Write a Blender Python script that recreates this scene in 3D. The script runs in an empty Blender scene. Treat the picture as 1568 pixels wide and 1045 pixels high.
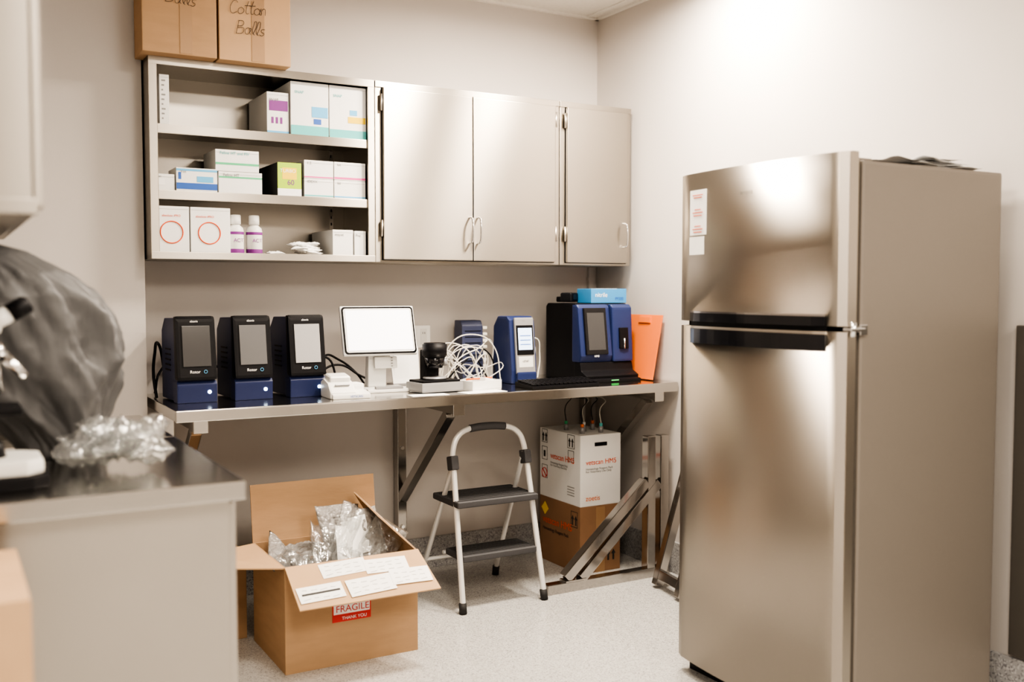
import bpy, bmesh, math, random
from mathutils import Vector, Matrix, Euler, noise
random.seed(7)
S=bpy.context.scene
COL=S.collection
R=math.radians
# ---------------------------------------------------------------- materials
def mat(name,col,rough=.5,metal=0,bump=0,bscale=60,var=0,vscale=8,emit=0,alpha=1,trans=0,coat=0,stretch=None,bdist=.002,spec=.5):
    m=bpy.data.materials.new(name); m.use_nodes=True
    nt=m.node_tree; b=nt.nodes['Principled BSDF']
    c=(col[0],col[1],col[2],1)
    b.inputs['Base Color'].default_value=c
    b.inputs['Roughness'].default_value=rough
    b.inputs['Metallic'].default_value=metal
    b.inputs['Alpha'].default_value=alpha
    b.inputs['Transmission Weight'].default_value=trans
    b.inputs['Coat Weight'].default_value=coat
    b.inputs['Specular IOR Level'].default_value=spec
    if emit:
        b.inputs['Emission Color'].default_value=c; b.inputs['Emission Strength'].default_value=emit
    tc=nt.nodes.new('ShaderNodeTexCoord'); mp=nt.nodes.new('ShaderNodeMapping')
    nt.links.new(tc.outputs['Object'],mp.inputs['Vector'])
    if stretch: mp.inputs['Scale'].default_value=stretch
    if var:
        n=nt.nodes.new('ShaderNodeTexNoise'); n.inputs['Scale'].default_value=vscale; n.inputs['Detail'].default_value=4
        nt.links.new(mp.outputs['Vector'],n.inputs['Vector'])
        r=nt.nodes.new('ShaderNodeValToRGB')
        r.color_ramp.elements[0].position=.3; r.color_ramp.elements[1].position=.7
        r.color_ramp.elements[0].color=tuple(max(0,x*(1-var)) for x in col)+(1,)
        r.color_ramp.elements[1].color=tuple(min(1,x*(1+var)) for x in col)+(1,)
        nt.links.new(n.outputs['Fac'],r.inputs['Fac']); nt.links.new(r.outputs['Color'],b.inputs['Base Color'])
    if bump:
        n=nt.nodes.new('ShaderNodeTexNoise'); n.inputs['Scale'].default_value=bscale; n.inputs['Detail'].default_value=5
        nt.links.new(mp.outputs['Vector'],n.inputs['Vector'])
        bp=nt.nodes.new('ShaderNodeBump'); bp.inputs['Strength'].default_value=bump; bp.inputs['Distance'].default_value=bdist
        nt.links.new(n.outputs['Fac'],bp.inputs['Height']); nt.links.new(bp.outputs['Normal'],b.inputs['Normal'])
    return m
def steel(name,col,rough,aniso=.6,st=(2,2,160),rv=.03,tan=(0.01,0.02,1),cv=.03):
    # horizontally brushed stainless: reflections smear vertically (tangent along Z)
    m=mat(name,col,rough,1.0)
    nt=m.node_tree; b=nt.nodes['Principled BSDF']
    mp=[n for n in nt.nodes if n.type=='MAPPING'][0]; mp.inputs['Scale'].default_value=st
    n=nt.nodes.new('ShaderNodeTexNoise'); n.inputs['Scale'].default_value=3; n.inputs['Detail'].default_value=3
    nt.links.new(mp.outputs['Vector'],n.inputs['Vector'])
    mr=nt.nodes.new('ShaderNodeMapRange'); mr.inputs['To Min'].default_value=rough-rv; mr.inputs['To Max'].default_value=rough+rv
    nt.links.new(n.outputs['Fac'],mr.inputs['Value']); nt.links.new(mr.outputs['Result'],b.inputs['Roughness'])
    if aniso:
        tg=nt.nodes.new('ShaderNodeCombineXYZ')
        for k in range(3): tg.inputs[k].default_value=tan[k]
        nt.links.new(tg.outputs[0],b.inputs['Tangent']); b.inputs['Anisotropic'].default_value=aniso
    tc=[x for x in nt.nodes if x.type=='TEX_COORD'][0]
    n2=nt.nodes.new('ShaderNodeTexNoise'); n2.inputs['Scale'].default_value=2.2; n2.inputs['Detail'].default_value=2
    nt.links.new(tc.outputs['Object'],n2.inputs['Vector'])
    r=nt.nodes.new('ShaderNodeValToRGB'); r.color_ramp.elements[0].position=.3; r.color_ramp.elements[1].position=.7
    r.color_ramp.elements[0].color=tuple(x*(1-cv) for x in col)+(1,); r.color_ramp.elements[1].color=tuple(min(1,x*(1+cv)) for x in col)+(1,)
    nt.links.new(n2.outputs['Fac'],r.inputs['Fac']); nt.links.new(r.outputs['Color'],b.inputs['Base Color'])
    return m
def speck(name,col,dark,lite,rough,sc=260):
    m=mat(name,col,rough)
    nt=m.node_tree; b=nt.nodes['Principled BSDF']
    tc=[n for n in nt.nodes if n.type=='TEX_COORD'][0]
    v=nt.nodes.new('ShaderNodeTexVoronoi'); v.inputs['Scale'].default_value=sc
    nt.links.new(tc.outputs['Object'],v.inputs['Vector'])
    r=nt.nodes.new('ShaderNodeValToRGB'); cr=r.color_ramp; cr.interpolation='CONSTANT'
    cr.elements[0].position=0; cr.elements[0].color=dark+(1,)
    cr.elements[1].position=.14; cr.elements[1].color=col+(1,)
    e=cr.elements.new(.8); e.color=lite+(1,)
    sp=nt.nodes.new('ShaderNodeSeparateColor'); nt.links.new(v.outputs['Color'],sp.inputs['Color'])
    nt.links.new(sp.outputs['Red'],r.inputs['Fac']); nt.links.new(r.outputs['Color'],b.inputs['Base Color'])
    return m
def film(name,tint,base,edge,rough,bscale,bdist,diff=.12):
    # thin clear plastic film : see-through, with glossy creases and slight milky body
    m=bpy.data.materials.new(name); m.use_nodes=True; nt=m.node_tree; nt.nodes.clear()
    N=nt.nodes.new; L=nt.links.new
    out=N('ShaderNodeOutputMaterial'); tr=N('ShaderNodeBsdfTransparent'); tr.inputs[0].default_value=(.96,.97,.97,1)
    gl=N('ShaderNodeBsdfGlossy'); gl.inputs['Roughness'].default_value=rough; gl.inputs[0].default_value=tint+(1,)
    df=N('ShaderNodeBsdfDiffuse'); df.inputs[0].default_value=tint+(1,)
    tc=N('ShaderNodeTexCoord'); n=N('ShaderNodeTexNoise'); n.inputs['Scale'].default_value=bscale; n.inputs['Detail'].default_value=3
    L(tc.outputs['Object'],n.inputs['Vector']); bp=N('ShaderNodeBump'); bp.inputs['Distance'].default_value=bdist; L(n.outputs['Fac'],bp.inputs['Height'])
    L(bp.outputs['Normal'],gl.inputs['Normal'])
    lw=N('ShaderNodeLayerWeight'); lw.inputs['Blend'].default_value=.35; L(bp.outputs['Normal'],lw.inputs['Normal'])
    mr=N('ShaderNodeMapRange'); mr.inputs['To Min'].default_value=base; mr.inputs['To Max'].default_value=edge; L(lw.outputs['Facing'],mr.inputs['Value'])
    m1=N('ShaderNodeMixShader'); m1.inputs[0].default_value=diff; L(tr.outputs[0],m1.inputs[1]); L(df.outputs[0],m1.inputs[2])
    m2=N('ShaderNodeMixShader'); L(mr.outputs['Result'],m2.inputs[0]); L(m1.outputs[0],m2.inputs[1]); L(gl.outputs[0],m2.inputs[2])
    L(m2.outputs[0],out.inputs[0]); return m
M={}
M['wall']=mat('wall_paint',(.56,.53,.505),.6,bump=.1,bscale=220,var=.015,vscale=3)
M['ceil']=mat('ceiling_tile',(.74,.72,.68),.9,bump=.3,bscale=300,var=.03,vscale=60)
M['floor']=speck('speckled_epoxy',(.46,.455,.44),(.31,.31,.305),(.56,.555,.54),.24)
M['base']=speck('speckled_cove',(.34,.34,.345),(.19,.19,.20),(.46,.46,.46),.35,200)
M['steel']=steel('cabinet_steel',(.44,.41,.365),.36,.90,(2,2,140),.03)
M['near_steel']=steel('near_cabinet_steel',(.40,.375,.34),.38,.85,(2,2,140),.03)
M['steel_in']=steel('shelf_steel',(.36,.34,.31),.30,.5,(2,2,120),.02)  # shelf interior's shade put into a darker copy of the cabinet steel
M['ctop']=steel('counter_steel',(.58,.56,.53),.16,0,(3,120,3),.04)
M['fridge']=steel('fridge_steel',(.43,.395,.35),.36,.96,(2,2,180),.015,cv=.03)
M['trim']=steel('door_edge_steel',(.58,.54,.48),.36,.5,(2,2,100),.02)
M['brk']=steel('polished_bracket',(.47,.45,.43),.15,0,(2,2,2),.04)
M['chrome']=mat('chrome',(.8,.8,.8),.12,1)
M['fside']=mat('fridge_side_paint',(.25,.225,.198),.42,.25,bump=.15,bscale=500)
M['card']=mat('cardboard',(.42,.27,.155),.8,bump=.2,bscale=25,var=.06,vscale=6,stretch=(1,1,5))
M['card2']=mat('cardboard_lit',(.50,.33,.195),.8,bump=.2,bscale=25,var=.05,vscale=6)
M['cardd']=mat('cardboard_red_brown',(.28,.16,.09),.8,var=.06)
M['tape']=mat('packing_tape',(.36,.22,.115),.45)
M['white']=mat('white_carton',(.80,.80,.79),.5,var=.015)
M['paper']=mat('paper',(.86,.86,.85),.7,var=.02,vscale=20)
M['wplas']=mat('white_plastic',(.76,.76,.74),.35)
M['black']=mat('black_plastic',(.006,.006,.008),.5,bump=.1,bscale=300,spec=.25)
M['bglos']=mat('black_gloss',(.008,.008,.010),.14)
M['rubber']=mat('black_rubber',(.02,.02,.02),.7)
M['grey']=mat('grey_tread',(.06,.06,.065),.65,bump=.4,bscale=150)
M['navy']=mat('navy_plastic',(.016,.025,.085),.4,spec=.35)
M['blue2']=mat('blue_plastic',(.022,.035,.115),.4,spec=.4)
M['slate']=mat('slate_blue_plastic',(.045,.055,.11),.45)
M['greyp']=mat('silver_plastic',(.34,.34,.35),.35,.3)
M['scr']=mat('dark_screen',(.06,.06,.062),.15)
M['scr2']=mat('grey_screen',(.13,.13,.135),.18)
M['scr3']=mat('screen_painted_reflection',(.36,.36,.37),.2)  # reflected light on the third analyzer's screen, painted in as a paler colour
M['lit']=mat('lit_screen',(.95,.95,1.0),.3,emit=.8)
M['litb']=mat('lit_screen_blue',(.6,.75,1),.3,emit=.7)
M['led']=mat('led_white',(.7,.85,1),.3,emit=6)
M['green']=mat('led_green',(.1,1,.2),.3,emit=.5)
M['ink']=mat('black_ink',(.03,.03,.03),.7)
M['gink']=mat('grey_ink',(.3,.3,.3),.7)
M['orange']=mat('orange_plastic',(.75,.19,.045),.45)
M['ored']=mat('orange_red_ink',(.75,.11,.03),.6)
M['red']=mat('red_ink',(.6,.03,.03),.5)
M['teal']=mat('teal_ink',(.12,.5,.5),.5)
M['sky']=mat('skyblue_ink',(.13,.45,.75),.5)
M['bluei']=mat('blue_ink',(.03,.12,.45),.5)
M['glove']=mat('blue_carton',(.05,.27,.55),.5)
M['yel']=mat('yellow_ink',(.85,.6,.03),.5)
M['lime']=mat('lime_ink',(.4,.6,.03),.5)
M['purp']=mat('purple_ink',(.22,.04,.25),.5)
M['pink']=mat('pink_ink',(.75,.12,.35),.5)
M['lgreen']=mat('green_ink',(.1,.5,.25),.5)
M['cover']=mat('grey_vinyl_cover',(.095,.096,.10),.48,bump=.6,bscale=9,bdist=.01)
M['cable']=mat('white_cable',(.72,.70,.64),.45)
M['alu']=mat('painted_aluminium',(.72,.72,.71),.35,.25)
M['plas']=film('clear_plastic_bag',(.95,.96,.97),.07,.55,.10,28,.012,.05)
M['bub']=mat('bubble_wrap',(.36,.35,.34),.15,alpha=.78)
nt=M['bub'].node_tree; v=nt.nodes.new('ShaderNodeTexVoronoi'); v.inputs['Scale'].default_value=62
tc=[n for n in nt.nodes if n.type=='TEX_COORD'][0]; nt.links.new(tc.outputs['Object'],v.inputs['Vector'])
bp=nt.nodes.new('ShaderNodeBump'); bp.inputs['Strength'].default_value=1; bp.inputs['Distance'].default_value=.008; bp.invert=True
nt.links.new(v.outputs['Distance'],bp.inputs['Height']); nt.links.new(bp.outputs['Normal'],nt.nodes['Principled BSDF'].inputs['Normal'])
M['dark']=mat('dark_panel',(.075,.068,.06),.5)
M['wood']=mat('added_door_wood',(.10,.06,.035),.45,var=.2,vscale=4,stretch=(8,8,.6))  # dark wood of the unseen door added for reflection contrast
M['under']=steel('panel_steel',(.47,.445,.41),.33,.7,(2,2,120),.02)

# ---------------------------------------------------------------- helpers
def grp(name,loc=(0,0,0),rot=0,world=False):
    e=bpy.data.objects.new(name,None); e.empty_display_size=.05
    e.location=loc; e.rotation_euler=(0,0,R(rot)); COL.objects.link(e)
    e['w']=1 if world else 0
    return e
def attach(o,p):
    if p is None: return
    o.parent=p
    if p['w']: o.matrix_parent_inverse=Matrix.Translation(-Vector(p.location))
def obj(p,name,me,m,smooth=False):
    if m is not None: me.materials.append(m)
    if smooth:
        for f in me.polygons: f.use_smooth=True
    o=bpy.data.objects.new(name,me); COL.objects.link(o); attach(o,p); return o
def cube(p,name,c,s,m,bev=0,rot=(0,0,0),seg=2):
    bm=bmesh.new(); bmesh.ops.create_cube(bm,size=1)
    bmesh.ops.scale(bm,vec=s,verts=bm.verts)
    if bev: bmesh.ops.bevel(bm,geom=bm.edges[:],offset=min(bev,min(s)*.49),segments=seg,affect='EDGES',profile=.7)
    me=bpy.data.meshes.new(name); bm.to_mesh(me); bm.free()
    o=obj(p,name,me,m); o.location=c; o.rotation_euler=tuple(R(a) for a in rot); return o
def bx(p,name,x0,x1,y0,y1,z0,z1,m,bev=0):
    return cube(p,name,((x0+x1)/2,(y0+y1)/2,(z0+z1)/2),(x1-x0,y1-y0,z1-z0),m,bev)
def prism(p,name,pts,axis,a0,a1,m,bev=0,smooth=False):
    bm=bmesh.new()
    def mk(q,a):
        if axis=='x': return (a,q[0],q[1])
        if axis=='y': return (q[0],a,q[1])
        return (q[0],q[1],a)
    A=[bm.verts.new(mk(q,a0)) for q in pts]; B=[bm.verts.new(mk(q,a1)) for q in pts]
    bm.faces.new(A); bm.faces.new(B[::-1]); n=len(pts)
    for i in range(n): bm.faces.new((A[i],B[i],B[(i+1)%n],A[(i+1)%n]))
    bmesh.ops.recalc_face_normals(bm,faces=bm.faces)
    if bev: bmesh.ops.bevel(bm,geom=[e for e in bm.edges if e.calc_face_angle(0)>.35],offset=bev,segments=2,affect='EDGES',profile=.7)
    me=bpy.data.meshes.new(name); bm.to_mesh(me); bm.free()
    return obj(p,name,me,m,smooth)
def cyl(p,name,a,b,r,m,r2=None,seg=24,bev=0):
    a=Vector(a);b=Vector(b);d=b-a
    bm=bmesh.new(); bmesh.ops.create_cone(bm,cap_ends=True,segments=seg,radius1=r,radius2=r if r2 is None else r2,depth=d.length)
    if bev: bmesh.ops.bevel(bm,geom=[e for e in bm.edges if e.calc_face_angle(0)>1],offset=bev,segments=2,affect='EDGES')
    me=bpy.data.meshes.new(name); bm.to_mesh(me); bm.free()
    for f in me.polygons: f.use_smooth=len(f.vertices)==4
    o=obj(p,name,me,m); o.location=(a+b)/2; o.rotation_mode='QUATERNION'; o.rotation_quaternion=Vector((0,0,1)).rotation_difference(d.normalized()); return o
def beam(p,name,a,b,w,h,m,bev=.003):
    a=Vector(a);b=Vector(b);d=b-a
    o=cube(p,name,(a+b)/2,(w,h,d.length),m,bev)
    o.rotation_mode='QUATERNION'
    z=d.normalized(); x=Vector((1,0,0))
    if abs(z.x)>.5: x=Vector((0,1,0))
    y=z.cross(x).normalized(); x=y.cross(z).normalized()
    o.rotation_quaternion=Matrix((x,y,z)).transposed().to_quaternion(); return o
def tube(p,name,pts,r,m,spl='BEZ',cyc=False):
    cu=bpy.data.curves.new(name,'CURVE'); cu.dimensions='3D'; cu.bevel_depth=r; cu.bevel_resolution=3; cu.use_fill_caps=True
    if spl=='BEZ':
        s=cu.splines.new('BEZIER'); s.bezier_points.add(len(pts)-1)
        for q,b in zip(pts,s.bezier_points): b.co=q; b.handle_left_type=b.handle_right_type='AUTO'
        s.resolution_u=8
    else:
        s=cu.splines.new('POLY'); s.points.add(len(pts)-1)
        for q,b in zip(pts,s.points): b.co=(*q,1)
    s.use_cyclic_u=cyc
    t=bpy.data.objects.new(name,cu); COL.objects.link(t)
    bpy.context.view_layer.update()
    me=bpy.data.meshes.new_from_object(t.evaluated_get(bpy.context.evaluated_depsgraph_get()))
    bpy.data.objects.remove(t)
    me.materials.clear()
    return obj(p,name,me,m,True)
def text(p,name,s,loc,size,m,rot=(90,0,0),shear=0,al='LEFT'):
    cu=bpy.data.curves.new(name,'FONT'); cu.body=s; cu.size=size; cu.shear=shear; cu.align_x=al; cu.extrude=.0002; cu.space_line=.9
    t=bpy.data.objects.new(name,cu); COL.objects.link(t); bpy.context.view_layer.update()
    me=bpy.data.meshes.new_from_object(t.evaluated_get(bpy.context.evaluated_depsgraph_get()))
    bpy.data.objects.remove(t); me.materials.clear()
    o=obj(p,name,me,m); o.location=loc; o.rotation_euler=tuple(R(a) for a in rot); return o
GL={'C':([[(.5,.85),(.3,1),(.05,.7),(0,.35),(.2,0),(.55,.15)]],.62),
 'o':([[(.2,.5),(.02,.3),(.1,.02),(.35,.05),(.42,.35),(.2,.5)]],.5),
 't':([[(.2,1),(.12,.4),(.2,.02),(.35,.05)],[(-.05,.62),(.4,.68)]],.38),
 'n':([[(0,.5),(.03,0),(.08,.35),(.25,.5),(.35,.3),(.38,0)]],.5),
 'B':([[(.05,1),(.0,0)],[(0,1),(.4,.95),(.38,.65),(.02,.52),(.5,.45),(.45,.08),(-.03,0)]],.65),
 'a':([[(.38,.45),(.15,.5),(0,.2),(.15,0),(.35,.2),(.38,.5),(.38,.1),(.48,.0)]],.55),
 'l':([[(.1,0.05),(.25,.8),(.15,1.05),(.05,.8),(.08,.1),(.22,.0)]],.3),
 's':([[(.35,.5),(.1,.45),(.1,.3),(.32,.18),(.2,0),(-.02,.05)]],.45)}
def scrawl(p,word,x,y,z,h,m,slope=-.06):
    k=0
    for ch in word:
        st_,w_=GL[ch]
        for s in st_:
            tube(p,'marker_stroke',[(x+(k+a+.18*b)*h,y,z+b*h+slope*k*h) for a,b in s],.0008,m)
        k+=w_
def ring(p,name,c,r,t,m):
    return tube(p,name,[(c[0]+r*math.cos(a),c[1],c[2]+r*math.sin(a)) for a in [i*math.pi/16 for i in range(32)]],t,m,'POLY',True)
def lathe(p,name,c,prof,m,seg=28):
    bm=bmesh.new(); rows=[]
    for r,z in prof: rows.append([bm.verts.new((r*math.cos(2*math.pi*i/seg),r*math.sin(2*math.pi*i/seg),z)) for i in range(seg)])
    for a,b in zip(rows,rows[1:]):
        for i in range(seg): bm.faces.new((a[i],a[(i+1)%seg],b[(i+1)%seg],b[i]))
    bm.faces.new(rows[0][::-1]); bm.faces.new(rows[-1])
    me=bpy.data.meshes.new(name); bm.to_mesh(me); bm.free()
    o=obj(p,name,me,m,True); o.location=c; return o
def pouch(p,name,c,w,h,t,m,rot,seed=0,warp=.10):
    # sealed flat plastic pouch: two bulging creased films meeting at a welded rim
    bm=bmesh.new(); n=28; mn=min(w,h)
    for sgn in (1,-1):
        rows=[]
        for i in range(n+1):
            row=[]
            for j in range(n+1):
                u=i/n*2-1; v=j/n*2-1
                e=max(0,(1-u**4)*(1-v**4))
                q=Vector((u*2.2+seed,v*2.2,sgn*.6+seed))
                cr=.45*(abs(noise.noise(q*1.6))*2-.4)+.2*(abs(noise.noise(q*3.7))*2-.4)
                z=sgn*t/2*e*(1+cr)+warp*mn*noise.noise(Vector((u*1.3+seed,v*1.3,seed)))
                row.append(bm.verts.new((u*w/2*(1-.04*noise.noise(Vector((u*2,v*2,seed)))),v*h/2,z)))
            rows.append(row)
        for i in range(n):
            for j in range(n):
                f=(rows[i][j],rows[i+1][j],rows[i+1][j+1],rows[i][j+1]); bm.faces.new(f if sgn>0 else f[::-1])
    bmesh.ops.remove_doubles(bm,verts=bm.verts,dist=.00005)
    me=bpy.data.meshes.new(name); bm.to_mesh(me); bm.free()
    o=obj(p,name,me,m,True); o.location=c; o.rotation_euler=tuple(R(a) for a in rot); return o

# ---------------------------------------------------------------- room
W=M['wall']; XR=2.97; YB=4.30; ZC=2.73
bx(None,'floor',-2.7,3.1,-2.3,4.4,-.1,0,M['floor'])
bx(None,'ceiling',-2.7,3.1,-2.3,4.4,ZC,ZC+.1,M['ceil'])
bx(None,'wall_back',-2.7,3.1,YB,YB+.1,0,ZC,W)
bx(None,'wall_right',XR,XR+.1,-2.3,YB,0,ZC,W)
bx(None,'wall_rear',-2.7,3.1,-2.4,-2.3,0,ZC,W)
bx(None,'wall_left',-2.8,-2.7,-2.3,4.3,0,ZC,W)
bx(None,'wall_partition',-.27,-.15,1.9,4.08,0,ZC,W)
bx(None,'wall_return',-.27,.69,4.08,4.30,0,ZC,W)
bx(None,'baseboard_back',.69,XR,YB-.012,YB,0,.15,M['base'],.004)
bx(None,'baseboard_right',XR-.012,XR,-2.3,YB-.012,0,.15,M['base'],.004)
bx(None,'baseboard_return',.575,.69,4.068,4.08,0,.15,M['base'],.004)
bx(None,'trim_1',.69,XR,YB-.02,YB,ZC-.012,ZC,M['ceil'])
bx(None,'trim_2',XR-.02,XR,-2.3,YB,ZC-.012,ZC,M['ceil'])
cg=grp('ceiling_grid',(1,1,ZC),world=True)
for i in range(10):
    bx(cg,'tee_x_%d'%i,-2.6+i*.61,-2.576+i*.61,-2.3,4.28,ZC-.006,ZC,M['ceil'])
for i in range(6):
    bx(cg,'tee_y_%d'%i,-2.6,2.95,-1.9+i*1.1,-1.876+i*1.1,ZC-.006,ZC,M['ceil'])
d=grp('door_1',(-2.68,.8,0),world=True)  # unseen door, added as a dark shape for the fridge steel to reflect
bx(d,'leaf',-2.7,-2.66,.3,1.25,0.005,2.1,M['wood'],.003)
bx(d,'jamb_a',-2.7,-2.64,.22,.3,0,2.18,M['dark'],.003); bx(d,'jamb_b',-2.7,-2.64,1.25,1.33,0,2.18,M['dark'],.003)
bx(d,'head',-2.7,-2.64,.3,1.25,2.1,2.18,M['dark'],.003)
cyl(d,'knob',(-2.66,1.17,1),(-2.6,1.17,1),.028,M['chrome'])
bx(None,'wall_guard_panel',XR-.02,XR,.9,1.94,.16,1.22,M['dark'],.004)

# lights
def lamp(x,y,pw,col=(1,.87,.725),sx=.58,sy=1.18):
    g=grp('ceiling_light',(x,y,ZC-.02))
    for a,b,cx,cy in((sx+.04,.02,0,sy/2+.01),(sx+.04,.02,0,-sy/2-.01),(.02,sy,sx/2+.01,0),(.02,sy,-sx/2-.01,0)):
        cube(g,'frame',(cx,cy,0),(a,b,.03),M['wplas'],.002)
    L=bpy.data.lights.new('troffer','AREA'); L.shape='RECTANGLE'; L.size=sx; L.size_y=sy; L.energy=pw; L.color=col
    o=bpy.data.objects.new('troffer_lamp',L); COL.objects.link(o); o.location=(0,0,-.0); o.parent=g
lamp(2.10,3.14,44,sx=.20,sy=.34); lamp(2.66,3.14,32,sx=.18,sy=.34)
lamp(1.30,2.1,22,sx=.5,sy=.5); lamp(.6,.1,44); lamp(-1.6,.8,44,(1,.92,.84)); lamp(2.1,-.5,60)
w=bpy.data.worlds.new('world'); S.world=w; w.use_nodes=True
w.node_tree.nodes['Background'].inputs[0].default_value=(.9,.87,.83,1); w.node_tree.nodes['Background'].inputs[1].default_value=.3

# ---------------------------------------------------------------- wall cabinets
ZB,ZT=1.451,2.215; YF=3.97
st=M['steel']; si=M['steel_in']
g=grp('steel_open_shelf_unit',(1.15,4.1,ZB),world=True)
x0,x1=.695,1.603
bx(g,'back',x0,x1,YB-.012,YB,ZB,ZT,si)
bx(g,'side_l',x0,x0+.02,YF,YB-.012,ZB,ZT,si); bx(g,'side_r',x1-.02,x1,YF,YB-.012,ZB,ZT,si)
bx(g,'stile_l',x0,x0+.032,YF-.004,YF+.006,ZB,ZT,st,.002); bx(g,'stile_r',x1-.03,x1,YF-.004,YF+.006,ZB,ZT,st,.002)
bx(g,'top',x0,x1,YF,YB-.012,ZT-.015,ZT,si); bx(g,'top_rail',x0,x1,YF-.005,YF+.006,ZT-.03,ZT,st,.002)
bx(g,'bottom',x0,x1,YF,YB-.012,ZB,ZB+.018,si); bx(g,'bottom_rail',x0,x1,YF-.006,YF+.006,ZB,ZB+.028,st,.002)
for k,z in enumerate((1.715,1.965)):
    bx(g,'shelf_%d'%k,x0+.021,x1-.021,YF+.012,YB-.013,z-.012,z,si)
    bx(g,'lip_%d'%k,x0+.021,x1-.021,YF+.004,YF+.014,z-.036,z,st,.003)
for xs in (x0+.045,x1-.09+.0):
    bx(g,'standard',xs,xs+.018,YB-.017,YB-.012,ZB+.02,ZT-.02,M['brk'])
    for i in range(22): bx(g,'slot',xs+.006,xs+.012,YB-.0178,YB-.017,ZB+.05+i*.03,ZB+.062+i*.03,M['black'])
def cab(name,x0,x1,doors,handles):
    g=grp(name,((x0+x1)/2,4.1,ZB),world=True)
    bx(g,'carcass',x0,x1,YF,YB,ZB,ZT,st,.003)
    bx(g,'top_rail',x0,x1,YF-.005,YF,ZT-.026,ZT,st,.002)
    for i,(a,b) in enumerate(doors):
        bx(g,'gap_%d'%i,a-.003,b+.003,YF-.0015,YF,ZB+.009,2.190,M['black'])
        bx(g,'door_%d'%i,a,b,YF-.02,YF-.0015,ZB+.012,2.187,st,.004)
    for i,h in enumerate(handles):
        y=YF-.02
        tube(g,'handle_%d'%i,[(h,y,1.655),(h,y-.022,1.652),(h,y-.03,1.645),(h,y-.03,1.55),(h,y-.022,1.543),(h,y,1.54)],.0045,M['chrome'])
    for i,(a,b) in enumerate(doors):
        hx=(a-.006) if (i==0 ) else b+.006
        for z in (1.56,2.09): cyl(g,'hinge',(hx,YF-.012,z),(hx,YF-.012,z+.07),.006,M['trim'],bev=.001)
    return g
cab('steel_double_door_cabinet',1.606,2.528,[(1.637,2.062),(2.066,2.497)],[2.045,2.085])
cab('steel_single_door_cabinet',2.531,2.94,[(2.562,2.912)],[2.885])
g=grp('wall_conduit',(2.925,4.285,1.0),world=True)
bx(g,'channel',2.912,2.94,4.282,4.30,.906,1.45,W,.003); bx(g,'channel_clip',2.908,2.944,4.28,4.30,1.38,1.40,W,.002)

# cardboard boxes on top
def carton(name,x0,x1,y0,y1,z0,z1,m,tape_x=None):
    g=grp(name,((x0+x1)/2,(y0+y1)/2,z0),world=True)
    bx(g,'body',x0,x1,y0,y1,z0,z1-.004,m,.004)
    bx(g,'top_flap_a',x0+.001,x1-.001,y0+.001,(y0+y1)/2-.001,z1-.004,z1,m)
    bx(g,'top_flap_b',x0+.001,x1-.001,(y0+y1)/2+.001,y1-.001,z1-.004,z1,m)
    return g
g=carton('cotton_ball_carton',.665,.937,3.90,4.07,ZT,2.60,M['card'])
bx(g,'tape',.80,.845,3.8985,3.90,ZT+.005,2.60,M['tape'])
scrawl(g,'Cotton',.73,3.898,2.475,.05,M['ink']); scrawl(g,'Balls',.75,3.898,2.405,.05,M['ink'])
g=carton('cotton_ball_carton',.945,1.225,3.90,4.2,ZT,2.60,M['card2'])
bx(g,'tape',1.07,1.12,3.8985,3.90,ZT+.005,2.60,M['tape'])
scrawl(g,'Cotton',.985,3.8965,2.395,.05,M['ink'],.05); scrawl(g,'Balls',1.01,3.8965,2.32,.05,M['ink'],.02)

# ---------------------------------------------------------------- shelf items
def sbox(name,x0,x1,y0,z0,h,dep=.2,m=None,strips=(),labels=(),txt=None,tm=None):
    m=m or M['white']
    g=grp(name,((x0+x1)/2,y0+dep/2,z0),world=True)
    bx(g,'carton',x0,x1,y0,y0+dep,z0,z0+h,m,.002)
    bx(g,'lid_seam',x0+.003,x1-.003,y0-.0005,y0,z0+h-.012,z0+h-.011,M['gink'])
    for (a,b,mm) in strips: bx(g,'stripe',x0+.0005,x1-.0005,y0-.0008,y0,z0+a*h,z0+b*h,mm)
    for (a,b,c,d2,mm) in labels: bx(g,'label',x0+a*(x1-x0),x0+b*(x1-x0),y0-.0012,y0,z0+c*h,z0+d2*h,mm)
    if txt: text(g,'print',txt,(x0+.1*(x1-x0),y0-.0015,z0+.78*h),min(.016,h*.2),tm or M['gink'])
    return g
z=1.966
sbox('slim_carton',.718,.738,4.05,z,.19,.15)
g=sbox('slim_carton',.741,.777,4.0,z,.19,.2)
for i in range(9): bx(g,'fineprint',.749,.755+.004*(i%3),3.9988,4.0,z+.02+i*.018,z+.026+i*.018,M['gink'])
g=sbox('medicine_carton',1.155,1.245,4.0,z,.165,.27,labels=[(.1,.95,.55,.8,M['purp'])],strips=[(0,.06,M['sky'])],txt='SNAP')
for i,(a,b) in enumerate(((.2,.3),(.4,.5),(.6,.7))): bx(g,'pictogram',1.155+a*.09,1.155+b*.09,3.9986,4.0,z+.04,z+.065,M['purp'])
sbox('test_kit_carton',1.25,1.41,3.99,z,.215,.25,strips=[(0,.18,M['teal'])],labels=[(.55,.98,.35,.55,M['sky']),(.6,.8,.22,.32,M['bluei'])],txt='SNAP',tm=M['teal'])
sbox('test_kit_carton',1.414,1.575,3.99,z,.215,.25,strips=[(0,.16,M['teal'])],labels=[(.5,.98,.3,.42,M['yel']),(.55,.75,.45,.55,M['sky'])],txt='SNAP',tm=M['teal'])
z=1.716
sbox('small_carton',.718,.792,4.0,z,.062,.15,labels=[(.1,.5,.3,.7,M['paper'])],txt='Vet')
sbox('syringe_carton',.797,.953,3.995,z,.09,.15,strips=[(.08,.35,M['bluei']),(.86,.95,M['sky'])],labels=[(.5,.9,.4,.65,M['sky']),(.05,.12,.5,.8,M['bluei'])],txt='Vet')
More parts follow.
